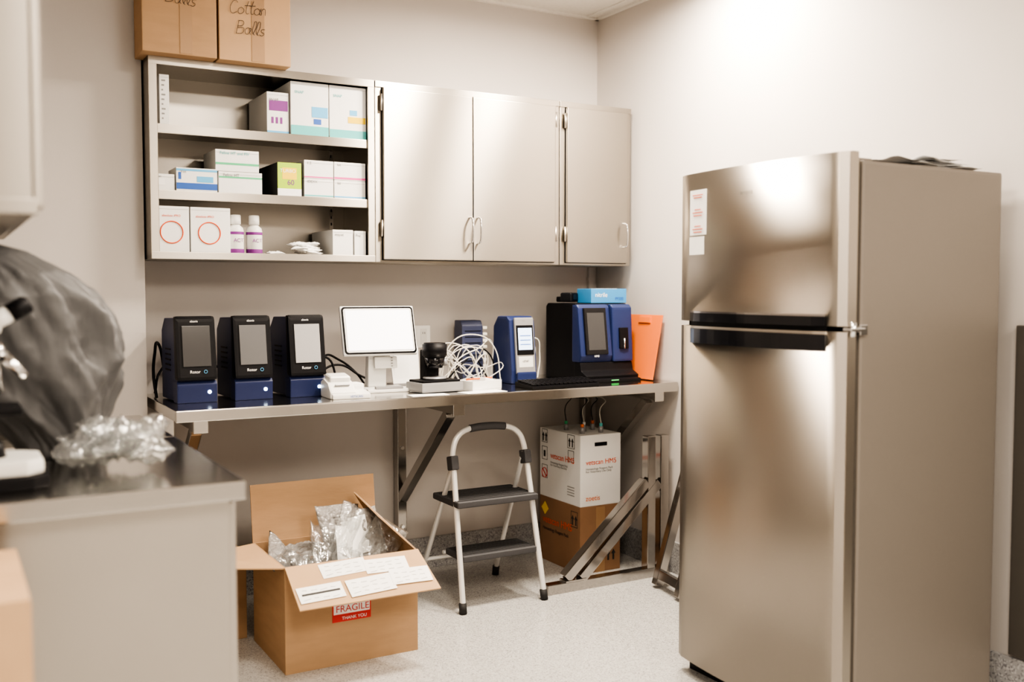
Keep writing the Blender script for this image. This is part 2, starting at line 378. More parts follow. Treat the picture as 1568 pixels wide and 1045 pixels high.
sbox('test_kit_carton',.96,1.132,4.0,z,.085,.2,strips=[(.7,.78,M['lgreen'])],txt='Feline HT')
sbox('test_kit_carton',.948,1.12,4.0,z+.086,.085,.2,strips=[(.3,.4,M['lgreen'])],txt='Feline HT and FIV',tm=M['teal'])
g=sbox('tea_carton',1.195,1.295,4.0,z,.135,.27,m=M['ink'],strips=[(.0,.22,M['paper']),(.22,1,M['lime'])],labels=[(.2,.8,.5,.85,M['yel'])])
text(g,'print_a','TURBO',(1.205,3.9985,z+.095),.02,M['paper']); text(g,'print_b','60',(1.235,3.9985,z+.045),.03,M['purp'])
sbox('test_kit_carton',1.305,1.43,3.995,z,.075,.2,strips=[(.05,.12,M['teal'])],txt='IDEXX'); sbox('test_kit_carton',1.305,1.43,3.995,z+.076,.075,.2,strips=[(.05,.12,M['pink'])],txt='1.2')
sbox('test_kit_carton',1.434,1.572,3.995,z,.075,.2,strips=[(.05,.12,M['sky'])],txt='kit'); sbox('test_kit_carton',1.434,1.572,3.995,z+.076,.075,.2,strips=[(.05,.16,M['pink'])],txt='kit')
z=ZB+.019
for a,b in((.72,.842),(.847,1.0)):
    g=sbox('reagent_carton',a,b,3.99,z,.185,.2)
    ring(g,'logo_ring',((a+b)/2-.005,3.9885,z+.085),.042,.0022,M['ored'])
    text(g,'print','absolute iPRO',(a+.02,3.9885,z+.145),.012,M['ored'])
for xx in (1.033,1.108):
    g=grp('spray_bottle',(xx,4.04,z))
    lathe(g,'body',(0,0,0),[(.030,0),(.032,.004),(.032,.10),(.029,.112),(.018,.122),(.016,.126)],M['wplas'])
    lathe(g,'cap',(0,0,.126),[(.021,0),(.021,.034),(.019,.038),(.004,.0385)],M['paper'])
    lathe(g,'label',(0,0,.008),[(.0325,0),(.0326,.001),(.0326,.018),(.0325,.019)],M['purp'])
    lathe(g,'label_band',(0,0,.085),[(.0325,0),(.0326,.001),(.0326,.010),(.0325,.011)],M['purp'])
    text(g,'print','ACT',(-.016,-.0335,.055),.02,M['purp'])
g=grp('swab_pouch_pile',(1.325,4.06,z))
random.seed(5)
for i in range(10):
    pouch(g,'pouch_%d'%i,(random.uniform(-.035,.035),random.uniform(-.015,.05),.018+.009*(i//2)),.075,.055,.014,M['paper'],(random.uniform(-6,6),random.uniform(-6,6),random.uniform(-30,30)),i)
pouch(g,'pouch_flat',(-.125,0,.014),.07,.05,.012,M['paper'],(0,0,10),3)
sbox('small_carton',1.425,1.515,3.995,z,.115,.27,txt='mayet'); sbox('small_carton',1.519,1.57,3.99,z,.112,.2,txt='Pre')

# ---------------------------------------------------------------- counter + brackets
g=grp('steel_counter',(1.8,3.96,.9),world=True)
bx(g,'top',.706,2.962,3.62,4.295,.865,.905,M['ctop'],.004)
bx(g,'front_lip',.706,2.962,3.617,3.63,.862,.903,M['ctop'],.004)
bk=M['brk']
for x in (.80,1.84,2.88):
    bx(g,'arm',x-.022,x+.022,3.66,4.285,.82,.864,bk,.003)
    bx(g,'arm_cap',x-.026,x+.026,3.652,3.66,.815,.864,M['ctop'],.002)
    bx(g,'wall_post',x-.022,x+.022,4.24,4.286,.19,.82,bk,.003)
    beam(g,'brace',(x,3.74,.815),(x,4.245,.36),.04,.04,bk)
    for zz in (.23,.6): cyl(g,'bolt',(x,4.232,zz),(x,4.242,zz),.009,M['chrome'],seg=6)
# spare brackets on the floor
g=grp('spare_counter_bracket',(2.58,3.66,0),world=True)
bx(g,'base',2.26,2.93,3.63,3.675,0,.045,bk,.003); bx(g,'post_a',2.80,2.845,3.63,3.675,.045,.66,bk,.003); bx(g,'post_b',2.875,2.92,3.63,3.675,.045,.66,bk,.003)
beam(g,'brace_a',(2.36,3.652,.06),(2.80,3.652,.45),.045,.045,bk); beam(g,'brace_b',(2.44,3.652,.05),(2.87,3.652,.44),.045,.045,bk)
bx(g,'plate',2.35,2.46,3.625,3.68,.045,.052,bk)
g=grp('spare_counter_bracket',(2.71,3.40,.008))
g.rotation_euler=(0,R(16),R(-10))
for yy in (-.10,.10): cube(g,'post',(.022,yy,.36),(.04,.04,.70),bk,.003)
cube(g,'cross_low',(.022,0,.06),(.038,.2,.04),bk,.003); cube(g,'cross_top',(.022,0,.66),(.038,.2,.04),bk,.003)

# ---------------------------------------------------------------- counter devices
ZK=.905
def analyzer(x,scr):
    g=grp('chemistry_analyzer',(x+.075,3.86,ZK),rot=2); w=.075
    prism(g,'housing',[(0,.004),(0,.075),(.028,.31),(.045,.322),(.20,.318),(.25,.27),(.25,.004)],'x',-w+.004,w-.004,M['navy'],.006)
    prism(g,'foot_front',[(-.012,0),(-.014,.07),(-.004,.082),(.05,.082),(.05,0)],'x',-w,w,M['navy'],.005)
    prism(g,'bezel',[(-.022,.086),(-.020,.10),(.010,.318),(.02,.328),(.045,.328),(.03,.086)],'x',-w,w,M['black'],.012)
    t=math.degrees(math.atan2(.030,.218))
    cube(g,'screen',(0,-.0065,.215),(.105,.004,.155),scr,.003,(-t,0,0))
    text(g,'logo','abaxis',(-.02,.0065,.305),.012,M['paper'],(90-t,0,0))
    text(g,'badge','Rotor',(-.028,-.0185,.113),.016,M['paper'],(90-t,0,0))
    ring(g,'badge_ring',(.03,-.020,.118),.006,.001,M['sky'])
    cyl(g,'power_button',(.045,-.013,.04),(.045,-.016,.04),.007,M['led'])
    for i in range(5): cube(g,'vent',(-w+.003,.14,.12+.02*i),(.003,.08,.006),M['black'])
analyzer(.757,M['scr']); analyzer(.972,M['scr2']); analyzer(1.19,M['scr3'])
g=grp('power_cables',(1.1,4.22,ZK),world=True)
for k in range(6):
    a=.74+k*.14
    tube(g,'cable_%d'%k,[(a,4.2,.915),(a+.03,4.24,1.0+.02*(k%3)),(a+.1,4.25,1.05-.03*(k%2)),(a+.17,4.22,.96),(a+.2,4.2,.913)],.005,M['black'])
tube(g,'cable_e',[(1.36,4.14,.912),(1.40,4.16,1.02),(1.45,4.17,1.04),(1.5,4.14,.93),(1.52,4.14,.912)],.005,M['black'])
tube(g,'cable_f',[(1.40,4.18,.912),(1.45,4.2,.98),(1.53,4.21,1.0),(1.62,4.2,.95),(1.70,4.2,.912)],.005,M['black'])
tube(g,'cable_w',[(.72,4.05,.911),(.715,4.08,1.0),(.73,4.13,1.08),(.75,4.18,1.12),(.78,4.2,1.0)],.006,M['black'])
# small white printer
g=grp('label_printer',(1.385,3.77,ZK),rot=-3)
prism(g,'body',[(-.07,0),(-.07,.025),(-.03,.06),(.03,.075),(.07,.06),(.07,0)],'x',-.075,.03,M['wplas'],.008)
prism(g,'tray',[(-.085,0),(-.085,.018),(-.02,.03),(.02,.02),(.02,0)],'x',-.07,.085,M['wplas'],.006)
cube(g,'slot',(-.02,-.045,.052),(.06,.012,.006),M['greyp'],.002,(-40,0,0)); cube(g,'panel',(.055,.02,.03),(.05,.08,.05),M['paper'],.012)
cube(g,'lid',(-.02,.015,.075),(.085,.075,.03),M['wplas'],.012,(8,0,0),3); text(g,'badge','VETSCAN',(.0,-.0865,.006),.012,M['bluei'])
# tablet monitor on stand
g=grp('tablet_monitor',(1.60,3.93,ZK),rot=-4)
cube(g,'base',(.02,.0,.008),(.19,.17,.016),M['wplas'],.007,(0,0,0))
prism(g,'neck',[(.02,.016),(.07,.016),(.05,.2),(.03,.24),(.0,.24),(.015,.16)],'x',-.04,.04,M['wplas'],.006)
cube(g,'shell',(0,.0,.255),(.325,.022,.215),M['wplas'],.018,(-17,0,0),4)
def rrect(p,name,c,w_,h_,r_,d_,m,rot):
    pts=[]
    for cx,cz,a0 in((w_/2-r_,h_/2-r_,0),(-w_/2+r_,h_/2-r_,90),(-w_/2+r_,-h_/2+r_,180),(w_/2-r_,-h_/2+r_,270)):
        for k in range(7): a=R(a0+k*15); pts.append((cx+r_*math.cos(a),cz+r_*math.sin(a)))
    o=prism(p,name,pts,'y',-d_/2,d_/2,m); o.location=c; o.rotation_euler=tuple(R(q) for q in rot); return o
rrect(g,'bezel',(0,-.0115,.2583),.314,.204,.014,.003,M['bglos'],(-17,0,0))
rrect(g,'inner_frame',(0,-.0132,.2588),.300,.190,.010,.002,M['wplas'],(-17,0,0))
cube(g,'screen',(0,-.0148,.2593),(.284,.002,.174),M['lit'],.0,(-17,0,0))
cube(g,'receipt_slot',(.02,-.075,.02),(.12,.02,.012),M['greyp'],.003)
cube(g,'chin_module',(.03,.0,.12),(.1,.02,.05),M['wplas'],.006,(-10,0,0))
for i in range(4): cube(g,'button',(.055,-.012,.105+.012*i),(.008,.003,.004),M['gink'],0,(-10,0,0))
# optical scanner (refractometer)
g=grp('sample_scanner',(1.80,3.80,ZK),rot=5)
cube(g,'base',(0,.0,.022),(.20,.14,.04),M['greyp'],.008); cube(g,'base_top',(0,.0,.045),(.18,.12,.012),M['black'],.004)
cube(g,'column',(.0,.045,.11),(.07,.045,.13),M['black'],.008)
cyl(g,'head',(.0,.0,.145),(.0,.0,.205),.052,M['black'],bev=.006); cyl(g,'lens_barrel',(0,0,.10),(0,0,.148),.034,M['bglos'],r2=.045)
cyl(g,'stage',(0,0,.051),(0,0,.062),.05,M['greyp'],bev=.003); cyl(g,'knob',(.05,.02,.12),(.066,.02,.12),.016,M['greyp'])
g=grp('power_outlet',(1.98,4.285,1.12),world=True)
bx(g,'plate',1.87,2.01,4.29,4.30,1.06,1.165,M['paper'],.004)
for q in (1.905,1.975):
    bx(g,'socket',q-.016,q+.016,4.287,4.29,1.075,1.15,M['wplas'],.003)
    for s2 in (-.005,.005): bx(g,'slit',q+s2-.001,q+s2+.001,4.286,4.287,1.125,1.135,M['black'])
g=grp('paper_stack',(1.81,4.15,ZK),rot=8)
for i in range(4): cube(g,'sheet_%d'%i,(.004*i,-.002*i,.085+.0),(.13,.006,.17),M['paper'],.001,(-12+i*2,0,0))
cube(g,'holder',(0,0,.004),(.14,.06,.008),M['greyp'],.002)
# cable tangle
g=grp('white_cable_tangle',(2.05,3.98,ZK),world=True)
random.seed(3)
for k in range(11):
    pts=[]
    cx=2.03+random.uniform(-.05,.05); cy=4.0+random.uniform(-.02,.02)
    for i in range(5):
        a=i*1.0+k*1.7; rr=random.uniform(.07,.14)
        pts.append((cx+rr*1.15*math.cos(a),cy+rr*.45*math.sin(a),.912+random.uniform(.02,.17)*(0 if i in(0,4) else 1)))
    tube(g,'loop_%d'%k,pts,.0024,M['cable'])
tube(g,'lead_l',[(1.90,4.07,.911),(1.89,4.07,1.03),(1.96,4.05,1.09),(2.06,4.0,1.06),(2.10,3.95,.92)],.003,M['cable'])
tube(g,'lead_m',[(1.95,4.06,.911),(2.0,4.03,1.1),(2.10,4.0,1.13),(2.19,4.0,1.08),(2.21,3.96,.911)],.003,M['cable'])
tube(g,'lead_n',[(1.92,3.96,.911),(2.0,3.98,1.02),(2.12,4.0,1.07),(2.2,4.04,1.1),(2.22,4.07,.95)],.003,M['cable'])
tube(g,'lead_k',[(1.94,4.0,.914),(2.02,3.98,1.0),(2.12,4.05,1.02),(2.2,4.06,.914)],.0035,M['black'])
tube(g,'lead_j',[(2.0,4.06,.914),(2.08,4.02,1.06),(2.17,4.02,1.05),(2.21,4.0,.914)],.0035,M['black'])
g=grp('white_cable_lead',(2.44,4.2,ZK),world=True)
tube(g,'lead_r',[(2.40,4.2,.911),(2.41,4.16,1.09),(2.45,4.12,1.07),(2.48,4.12,1.0),(2.44,4.1,.911)],.003,M['cable'])
tube(g,'lead_s',[(2.41,4.22,1.02),(2.44,4.18,1.12),(2.50,4.16,1.08),(2.47,4.12,.97),(2.43,4.12,.911)],.003,M['cable'])
tube(g,'lead_t',[(2.42,4.2,.911),(2.46,4.16,1.04),(2.50,4.14,1.10),(2.52,4.13,1.02),(2.49,4.1,.911)],.003,M['cable'])
tube(g,'lead_u',[(2.52,4.22,1.06),(2.47,4.16,1.14),(2.43,4.12,1.04),(2.42,4.11,.911)],.003,M['black'])
g=grp('white_tray',(2.00,3.77,ZK),rot=12)
cube(g,'tray',(0,0,.006),(.16,.10,.012),M['paper'],.003)
for a,b,c,d2 in((0,.048,.16,.006),(0,-.048,.16,.006),(.078,0,.006,.1),(-.078,0,.006,.1)): cube(g,'rim',(a,b,.024),(c,d2,.036),M['wplas'],.002)
cube(g,'divider',(.02,0,.035),(.05,.08,.03),M['paper'],.006,(0,12,0))
cyl(g,'pen',(-.06,.02,.045),(.05,-.02,.05),.004,M['orange'])
g=grp('paper_notes',(1.96,3.67,ZK)); cube(g,'sheet_a',(0,0,.001),(.20,.08,.0015),M['paper'],0,(0,0,6)); cube(g,'sheet_b',(-.25,.0,.001),(.16,.07,.0015),M['paper'],0,(0,0,-5))
# blue rack behind
g=grp('blue_reagent_rack',(2.17,4.20,ZK),rot=-6)
prism(g,'body',[(-.06,0),(-.05,.26),(-.03,.285),(.05,.285),(.06,0)],'x',-.055,.05,M['slate'],.006)
for i in range(8): cube(g,'rib_%d'%i,(.06,-.02,.04+i*.03),(.022,.07,.014),M['cable'],.004)
for i in range(8): cube(g,'panel_line',(0,-.0605+.0012*i,.04+.028*i),(.08,.003,.002),M['black'],0)
# touchscreen analyzer
g=grp('blood_gas_analyzer',(2.305,3.91,ZK),rot=0)
prism(g,'housing',[(0,0),(-.004,.06),(.02,.29),(.045,.308),(.13,.308),(.17,.26),(.18,0)],'x',-.07,.065,M['blue2'],.012)
t=6.0
cube(g,'fascia',(0.0,-.0005,.165),(.10,.014,.275),M['greyp'],.006,(-t,0,0))
cube(g,'screen_bezel',(0,-.0045,.20),(.088,.004,.135),M['black'],.002,(-t,0,0)); cube(g,'screen',(0,-.0065,.205),(.072,.002,.10),M['litb'],0,(-t,0,0))
for i in range(3): cube(g,'ui_row',(0,-.0085-.0018*(i-1)*-1,.18+.02*i),(.055,.0015,.003),M['bluei'],0,(-t,0,0))
cube(g,'printer_slot',(0,-.013,.10),(.075,.006,.05),M['wplas'],.003,(-t,0,0)); text(g,'badge','i-STAT',(-.02,-.0175,.1),.012,M['ink'],(90-t,0,0))
text(g,'logo','vet',(-.012,.0045,.284),.014,M['gink'],(90-t,0,0)); cube(g,'chin',(0,-.012,.03),(.10,.03,.05),M['blue2'],.008)
# keyboard
g=grp('keyboard',(2.37,3.73,ZK),rot=3)
prism(g,'case',[(-.07,0),(-.07,.012),(.07,.024),(.07,0)],'x',-.18,.18,M['black'],.003)
for r_ in range(5):
    for c_ in range(15): cube(g,'key',(-.165+c_*.0236,-.054+r_*.026,.018+r_*.0024),(.019,.02,.008),M['black'],.002,(5,0,0))
# big analyzer
g=grp('hematology_analyzer',(2.705,3.86,ZK),rot=0)
prism(g,'side_shell',[(.015,.0),(.015,.355),(.03,.365),(.27,.365),(.285,.35),(.285,0)],'x',-.14,.152,M['black'],.008)
prism(g,'front_shell',[(-.02,.09),(-.03,.12),(0,.345),(.012,.36),(.05,.36),(.05,.09)],'x',-.143,.035,M['blue2'],.010)
prism(g,'front_shell_r',[(-.03,.09),(-.015,.345),(0,.36),(.05,.36),(.05,.09)],'x',.04,.155,M['blue2'],.010)
t=7.6
cube(g,'screen_frame',(-.055,-.0185,.235),(.125,.012,.22),M['bglos'],.005,(-t,0,0)); cube(g,'screen',(-.055,-.0255,.235),(.095,.002,.175),M['scr'],0,(-t,0,0))
cube(g,'probe_recess',(.1,-.028,.20),(.05,.01,.10),M['black'],.004,(-4,0,0)); cyl(g,'probe',(.1,-.036,.15),(.1,-.036,.20),.004,M['chrome'])
prism(g,'tray',[(-.07,0),(-.075,.03),(-.03,.05),(-.02,.09),(.03,.09),(.03,0)],'x',-.143,.155,M['black'],.006)
prism(g,'tray_lip',[(-.10,.0),(-.10,.014),(-.06,.02),(-.06,0)],'x',-.13,.15,M['black'],.004)
cube(g,'led',(.0,-.101,.010),(.04,.003,.003),M['green'])
text(g,'logo','HM5',(-.075,-.0415,.115),.014,M['paper'],(90-t,0,0))
g=grp('glove_box',(2.76,3.95,ZK+.365),rot=0)
cube(g,'carton',(0,0,.035),(.205,.12,.068),M['glove'],.003); cube(g,'slot',(0,-.02,.0695),(.12,.04,.001),M['paper'],0); text(g,'print','nitrile',(-.08,-.061,.03),.03,M['paper']); text(g,'print_b','PF200',(.035,-.061,.015),.02,M['bluei'])
g=grp('barcode_scanner',(2.60,3.99,ZK+.365),rot=30)
cube(g,'head',(0,0,.028),(.08,.06,.045),M['black'],.014,(0,0,0),3); cube(g,'handle',(.035,.05,.018),(.03,.08,.026),M['black'],.01,(0,0,-25),3); cube(g,'window',(0,-.031,.03),(.045,.004,.025),M['bglos'],.001)
g=grp('orange_clipboard',(2.918,3.84,ZK))
cube(g,'board',(0,0,.157),(.006,.25,.31),M['orange'],.003,(0,11,0)); cube(g,'clip',(.019,0,.285),(.008,.09,.03),M['orange'],.003,(0,11,0))

# ---------------------------------------------------------------- reagent boxes under counter
X0,X1,Y0,Y1=2.56,2.79,3.83,4.19
g=grp('reagent_carton_brown',(2.675,4.0,0),world=True)
bx(g,'body',X0,X1,Y0,Y1,0,.318,M['cardd'],.004); bx(g,'tape',X0+.09,X0+.14,Y0-.001,Y0,.0,.31,M['tape'])
text(g,'brand','vetscan HM5',(X0-.0015,Y1-.03,.19),.05,M['ored'],(90,0,-90)); text(g,'sub','Hematology Reagent Pack',(X0-.0015,Y1-.03,.155),.022,M['ink'],(90,0,-90))
cube(g,'hazard_diamond',(X0-.001,Y1-.05,.26),(.002,.045,.045),M['yel'],0,(45,0,0))
def arrows(g,x,y,z,s,fx=False):
    for k in (-.25,.25):
        if fx: bx(g,'arrow_stem',x-.0012,x,y+k*s-.08*s,y+k*s+.08*s,z,z+.5*s,M['ink']); prism(g,'arrow_tip',[(y+k*s-.2*s,z+.5*s),(y+k*s+.2*s,z+.5*s),(y+k*s,z+.85*s)],'x',x-.0012,x,M['ink'])
        else: bx(g,'arrow_stem',x+k*s-.08*s,x+k*s+.08*s,y-.0012,y,z,z+.5*s,M['ink']); prism(g,'arrow_tip',[(x+k*s-.2*s,z+.5*s),(x+k*s+.2*s,z+.5*s),(x+k*s,z+.85*s)],'y',y-.0012,y,M['ink'])
def frame(g,y,z,s,h,x):
    for a,b,c,d2 in((y-s/2,y+s/2,z,z+.002),(y-s/2,y+s/2,z+h-.002,z+h),(y-s/2,y-s/2+.002,z,z+h),(y+s/2-.002,y+s/2,z,z+h)): bx(g,'icon_frame',x-.001,x,a,b,c,d2,M['ink'])
frame(g,Y0+.05,.215,.055,.075,X0); arrows(g,X0,Y0+.05,.225,.055,True); bx(g,'label_white',X0+.02,X0+.08,Y0-.001,Y0,.03,.08,M['paper'])
arrows(g,X0+.175,Y0,.05,.06)
g=grp('reagent_carton_white',(2.675,4.0,.318),world=True)
bx(g,'body',X0,X1,Y0,Y1,.318,.655,M['white'],.004)
bx(g,'hand_hole',X0+.08,X0+.15,Y0-.001,Y0,.60,.618,M['black'])
text(g,'brand_front','vetscan HM5',(X0+.03,Y0-.0015,.515),.033,M['ored']); text(g,'sub_front','Hematology Reagent Pack\nFor Veterinary Use Only',(X0+.03,Y0-.0015,.49),.0145,M['gink'])
text(g,'maker','zoetis',(X0+.03,Y0-.0015,.345),.034,M['orange'])
text(g,'brand_side','vetscan HM5',(X0-.0015,Y1-.1,.515),.04,M['ored'],(90,0,-90)); text(g,'sub_side','Hematology Reagent Pack\nFor Veterinary Use Only',(X0-.0015,Y1-.1,.49),.0145,M['gink'],(90,0,-90))
for zz in (.585,.50,.41): frame(g,Y1-.045,zz,.05,.065,X0)
arrows(g,X0,Y1-.045,.592,.05,True); arrows(g,X0,Y0+.08,.592,.05,True); frame(g,Y0+.08,.585,.06,.065,X0); frame(g,Y0+.08,.52,.05,.055,X0)
tube(g,'prohibit',[(X0-.0015,Y1-.045+.024*math.cos(a),.435+.024*math.sin(a)) for a in [i*math.pi/10 for i in range(20)]],.0018,M['red'],'POLY',True)
cube(g,'prohibit_bar',(X0-.0015,Y1-.045,.435),(.002,.045,.004),M['red'],0,(45,0,0))
cube(g,'drip',(X0-.0012,Y1-.045,.53),(.001,.016,.03),M['ink'],0); 
for i in range(4): bx(g,'fineprint',X0-.0012,X0,Y0+.05,Y0+.11,.36+i*.013,.364+i*.013,M['gink'])
for i,(dx,dy,cm) in enumerate(((.05,.06,'orange'),(.10,.12,'paper'),(.05,.2,'lgreen'),(.15,.05,'teal'),(.17,.15,'orange'))):
    px,py=X0+dx,Y0+dy
    cyl(g,'cap_%d'%i,(px,py,.655),(px,py,.685),.011,M['greyp']); cyl(g,'nut_%d'%i,(px,py,.685),(px,py,.70),.008,M[cm])
    tube(g,'line_%d'%i,[(px,py,.70),(px,py+.01,.76),(px+.06,py+.05,.80),(2.74,4.19,.81),(2.76,4.22,.84)],.0022,M['cable' if i%2 else 'black'])

# ---------------------------------------------------------------- step ladder
g=grp('step_stool',(2.025,3.6,0),rot=0)
al=M['alu']
for s in (-1,1):
    tube(g,'front_leg',[(s*.195,0,.03),(s*.178,.12,.60)],.0125,al,'POLY')
    tube(g,'rear_leg',[(s*.168,.14,.60),(s*.195,.43,.03)],.011,al,'POLY')
    cyl(g,'front_foot',(s*.196,-.004,0),(s*.1945,.006,.045),.016,M['rubber'],bev=.002); cyl(g,'rear_foot',(s*.196,.435,0),(s*.1945,.425,.045),.016,M['rubber'],bev=.002)
    cube(g,'collar',(s*.177,.127,.605),(.034,.05,.06),M['grey'],.008,(-12,0,0)); 
    tube(g,'tread_strut',[(s*.17,.25,.39),(s*.184,.30,.29)],.005,al,'POLY')
tube(g,'handle_arch',[(-.177,.128,.60),(-.172,.135,.66),(-.145,.142,.715),(-.09,.148,.742),(0,.15,.748),(.09,.148,.742),(.145,.142,.715),(.172,.135,.66),(.177,.128,.60)],.0125,al)
tube(g,'grip',[(-.085,.148,.7425),(-.04,.1497,.747),(0,.15,.748),(.04,.1497,.747),(.085,.148,.7425)],.0165,M['grey'])
def tread(z,y0,y1,w):
    cube(g,'tread',(0,(y0+y1)/2,z),(w*2,y1-y0,.028),M['grey'],.010,(0,0,0),3)
    for i in range(9): cube(g,'tread_groove',(0,y0+.02+i*(y1-y0-.04)/8,z+.0145),(w*1.9,.004,.003),M['rubber'],.001)
tread(.44,.045,.29,.195); tread(.215,.03,.20,.178)
tube(g,'cross_tube',[(-.19,.37,.14),(.19,.37,.14)],.009,al,'POLY'); tube(g,'cross_front',[(-.18,.22,.205),(.18,.22,.205)],.008,al,'POLY')

# ---------------------------------------------------------------- open cardboard box
g=grp('open_cardboard_box',(1.25,3.52,0),world=True)
c=M['card']; x0,x1,y0,y1,H=1.0,1.50,3.32,3.72,.375
bx(g,'front',x0,x1,y0,y0+.006,0,H,c,.001); bx(g,'back',x0,x1,y1-.006,y1,0,H,c,.001)
bx(g,'left',x0,x0+.006,y0+.006,y1-.006,0,H,c,.001); bx(g,'right',x1-.006,x1,y0+.006,y1-.006,0,H,c,.001); bx(g,'bottom',x0+.006,x1-.006,y0+.006,y1-.006,0,.006,c)
def flap(name,pts,m):
    bm=bmesh.new(); vs=[bm.verts.new(q) for q in pts]; f=bm.faces.new(vs)
    bm.normal_update(); r=bmesh.ops.solidify(bm,geom=[f],thickness=.005)
    me=bpy.data.meshes.new(name); bm.to_mesh(me); bm.free(); return obj(g,name,me,m)
FT=Vector((0,-.165,-.105))
a=Vector((x0,y0,H)); b=Vector((x1,y0,H))
flap('flap_front',[a,b,b+FT+Vector((.015,0,0)),a+FT],M['card2'])
flap('flap_back',[(x0,y1,H),(x1,y1,H),(x1-.0,y1+.03,H+.215),(x0,y1+.03,H+.215)],c)
flap('flap_left',[(x0,y0+.005,H),(x0,y1-.005,H),(x0-.19,y1-.03,H-.01),(x0-.19,y0+.05,H+.015)],M['card2'])
flap('flap_right',[(x1,y0+.005,H),(x1,y1-.005,H),(x1-.10,y1-.02,H+.16),(x1-.11,y0+.1,H+.12)],M['card2'])
fu=Vector((1,0,0)); fv=FT.normalized(); fn=fv.cross(fu).normalized()
if fn.z<0: fn=-fn
rm=Matrix((fu,-fv,fn)).transposed()
def onflap(name,s,t,w,h,m,rz=0,k=0):
    o=cube(g,name,a+fu*s+fv*t+fn*(.0065+.0008*k),(w,h,.001),m); o.rotation_mode='QUATERNION'; o.rotation_quaternion=(rm@Matrix.Rotation(R(rz),3,'Z')).to_quaternion()
    return o
for i,(s,t,w_,h_,rz) in enumerate(((.20,.04,.17,.065,3),(.355,.055,.16,.065,-2),(.09,.135,.16,.068,2),(.27,.135,.17,.075,3),(.425,.12,.15,.07,-2))):
    onflap('label_%d'%i,s,t,w_,h_,M['paper'],rz,i)
    for j in range(3):
        if i==2 and j==1: onflap('redaction',s,t+.0,w_*.85,.008,M['ink'],rz,i+1); continue
        for q in range(4): onflap('scribble',s-w_*.34+q*w_*.21,t-h_*.25+j*h_*.27+.002*((q*7+j)%3),w_*(.10+.03*((q+j)%3)),.001,M['gink'],rz+8*((q+j)%3-1),i+1)
bx(g,'fragile_sticker',1.17,1.315,y0-.001,y0,.155,.235,M['red']); bx(g,'fragile_white',1.175,1.31,y0-.0015,y0,.183,.23,M['paper'])
text(g,'fragile_text','FRAGILE',(1.182,y0-.002,.19),.034,M['red']); text(g,'fragile_sub','THANK YOU',(1.205,y0-.002,.162),.016,M['paper'])
bx(g,'packing_fill',x0+.01,x1-.01,y0+.01,y1-.01,.006,.20,M['cardd'])
pouch(g,'bubble_mailer_a',(1.31,3.58,.40),.20,.24,.04,M['bub'],(58,6,14),1)
pouch(g,'bubble_mailer_b',(1.36,3.53,.385),.17,.22,.04,M['bub'],(66,-14,-16),4)
pouch(g,'clear_bag_a',(1.22,3.50,.36),.16,.24,.05,M['plas'],(52,24,24),7,.2)
pouch(g,'clear_bag_b',(1.40,3.46,.36),.14,.22,.05,M['plas'],(70,30,-30),9,.2)
pouch(g,'bubble_mailer_c',(1.06,3.56,.33),.15,.26,.04,M['bub'],(30,55,8),12)
pouch(g,'clear_bag_c',(1.13,3.47,.31),.20,.22,.06,M['plas'],(25,12,40),15,.2)
pouch(g,'clear_bag_d',(1.28,3.43,.33),.18,.16,.06,M['plas'],(50,0,70),18,.2)
pouch(g,'bubble_mailer_d',(1.20,3.62,.32),.26,.2,.06,M['bub'],(15,5,20),21)
pouch(g,'clear_bag_e',(1.29,3.49,.44),.10,.2,.02,M['plas'],(74,30,10),23,.15)
pouch(g,'bubble_mailer_e',(1.18,3.46,.27),.3,.22,.06,M['bub'],(5,5,10),31)
for k in range(3): cube(g,'packing_slip_%d'%k,(1.27+.04*k,3.47+.02*k,.39+.01*k),(.07,.002,.14),M['paper'],0,(-20,12-10*k,20-12*k))
g=carton('closed_cardboard_box',.74,.985,3.76,4.03,0,.33,M['card'])
g=grp('white_foam_block',(1.60,3.78,0),world=True)
bx(g,'carton',1.53,1.64,3.72,3.86,0,.30,M['white'],.004); bx(g,'top_seam',1.583,1.587,3.72,3.86,.3,.301,M['gink'])

# ---------------------------------------------------------------- refrigerator
def sheet(p,name,c0,w,h,rot,m,amp=.012,seed=0,curl=0):
    bm=bmesh.new(); bmesh.ops.create_grid(bm,x_segments=20,y_segments=20,size=.5)
    for v in bm.verts:
        v.co=Vector((v.co.x*w,v.co.y*h,amp*noise.noise(v.co*3+Vector((seed,seed,0)))+curl*max(0,abs(v.co.x)*2-.4)**2))
    me=bpy.data.meshes.new(name); bm.to_mesh(me); bm.free(); o=obj(p,name,me,m,True); o.location=c0; o.rotation_euler=tuple(R(q) for q in rot)
    s_=o.modifiers.new('t','SOLIDIFY'); s_.thickness=.0008; return o
g=grp('refrigerator',(2.56,2.33,0),world=True)
ya,yb=1.965,2.70; XF=2.235; HT=1.70
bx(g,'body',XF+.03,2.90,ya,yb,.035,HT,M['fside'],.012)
bx(g,'gasket',XF+.012,XF+.032,ya+.012,yb-.012,.06,HT-.008,M['black'])
bx(g,'toe_grille',XF+.02,XF+.06,ya+.02,yb-.02,.0,.05,M['black'],.004)
for i in range(8): bx(g,'grille_slat',XF+.016,XF+.02,ya+.06+i*.08,ya+.11+i*.08,.015,.035,M['black'])
for xx in (2.35,2.82):
    for yy in (ya+.05,yb-.05): cyl(g,'foot',(xx,yy,0),(xx,yy,.036),.02,M['rubber'])
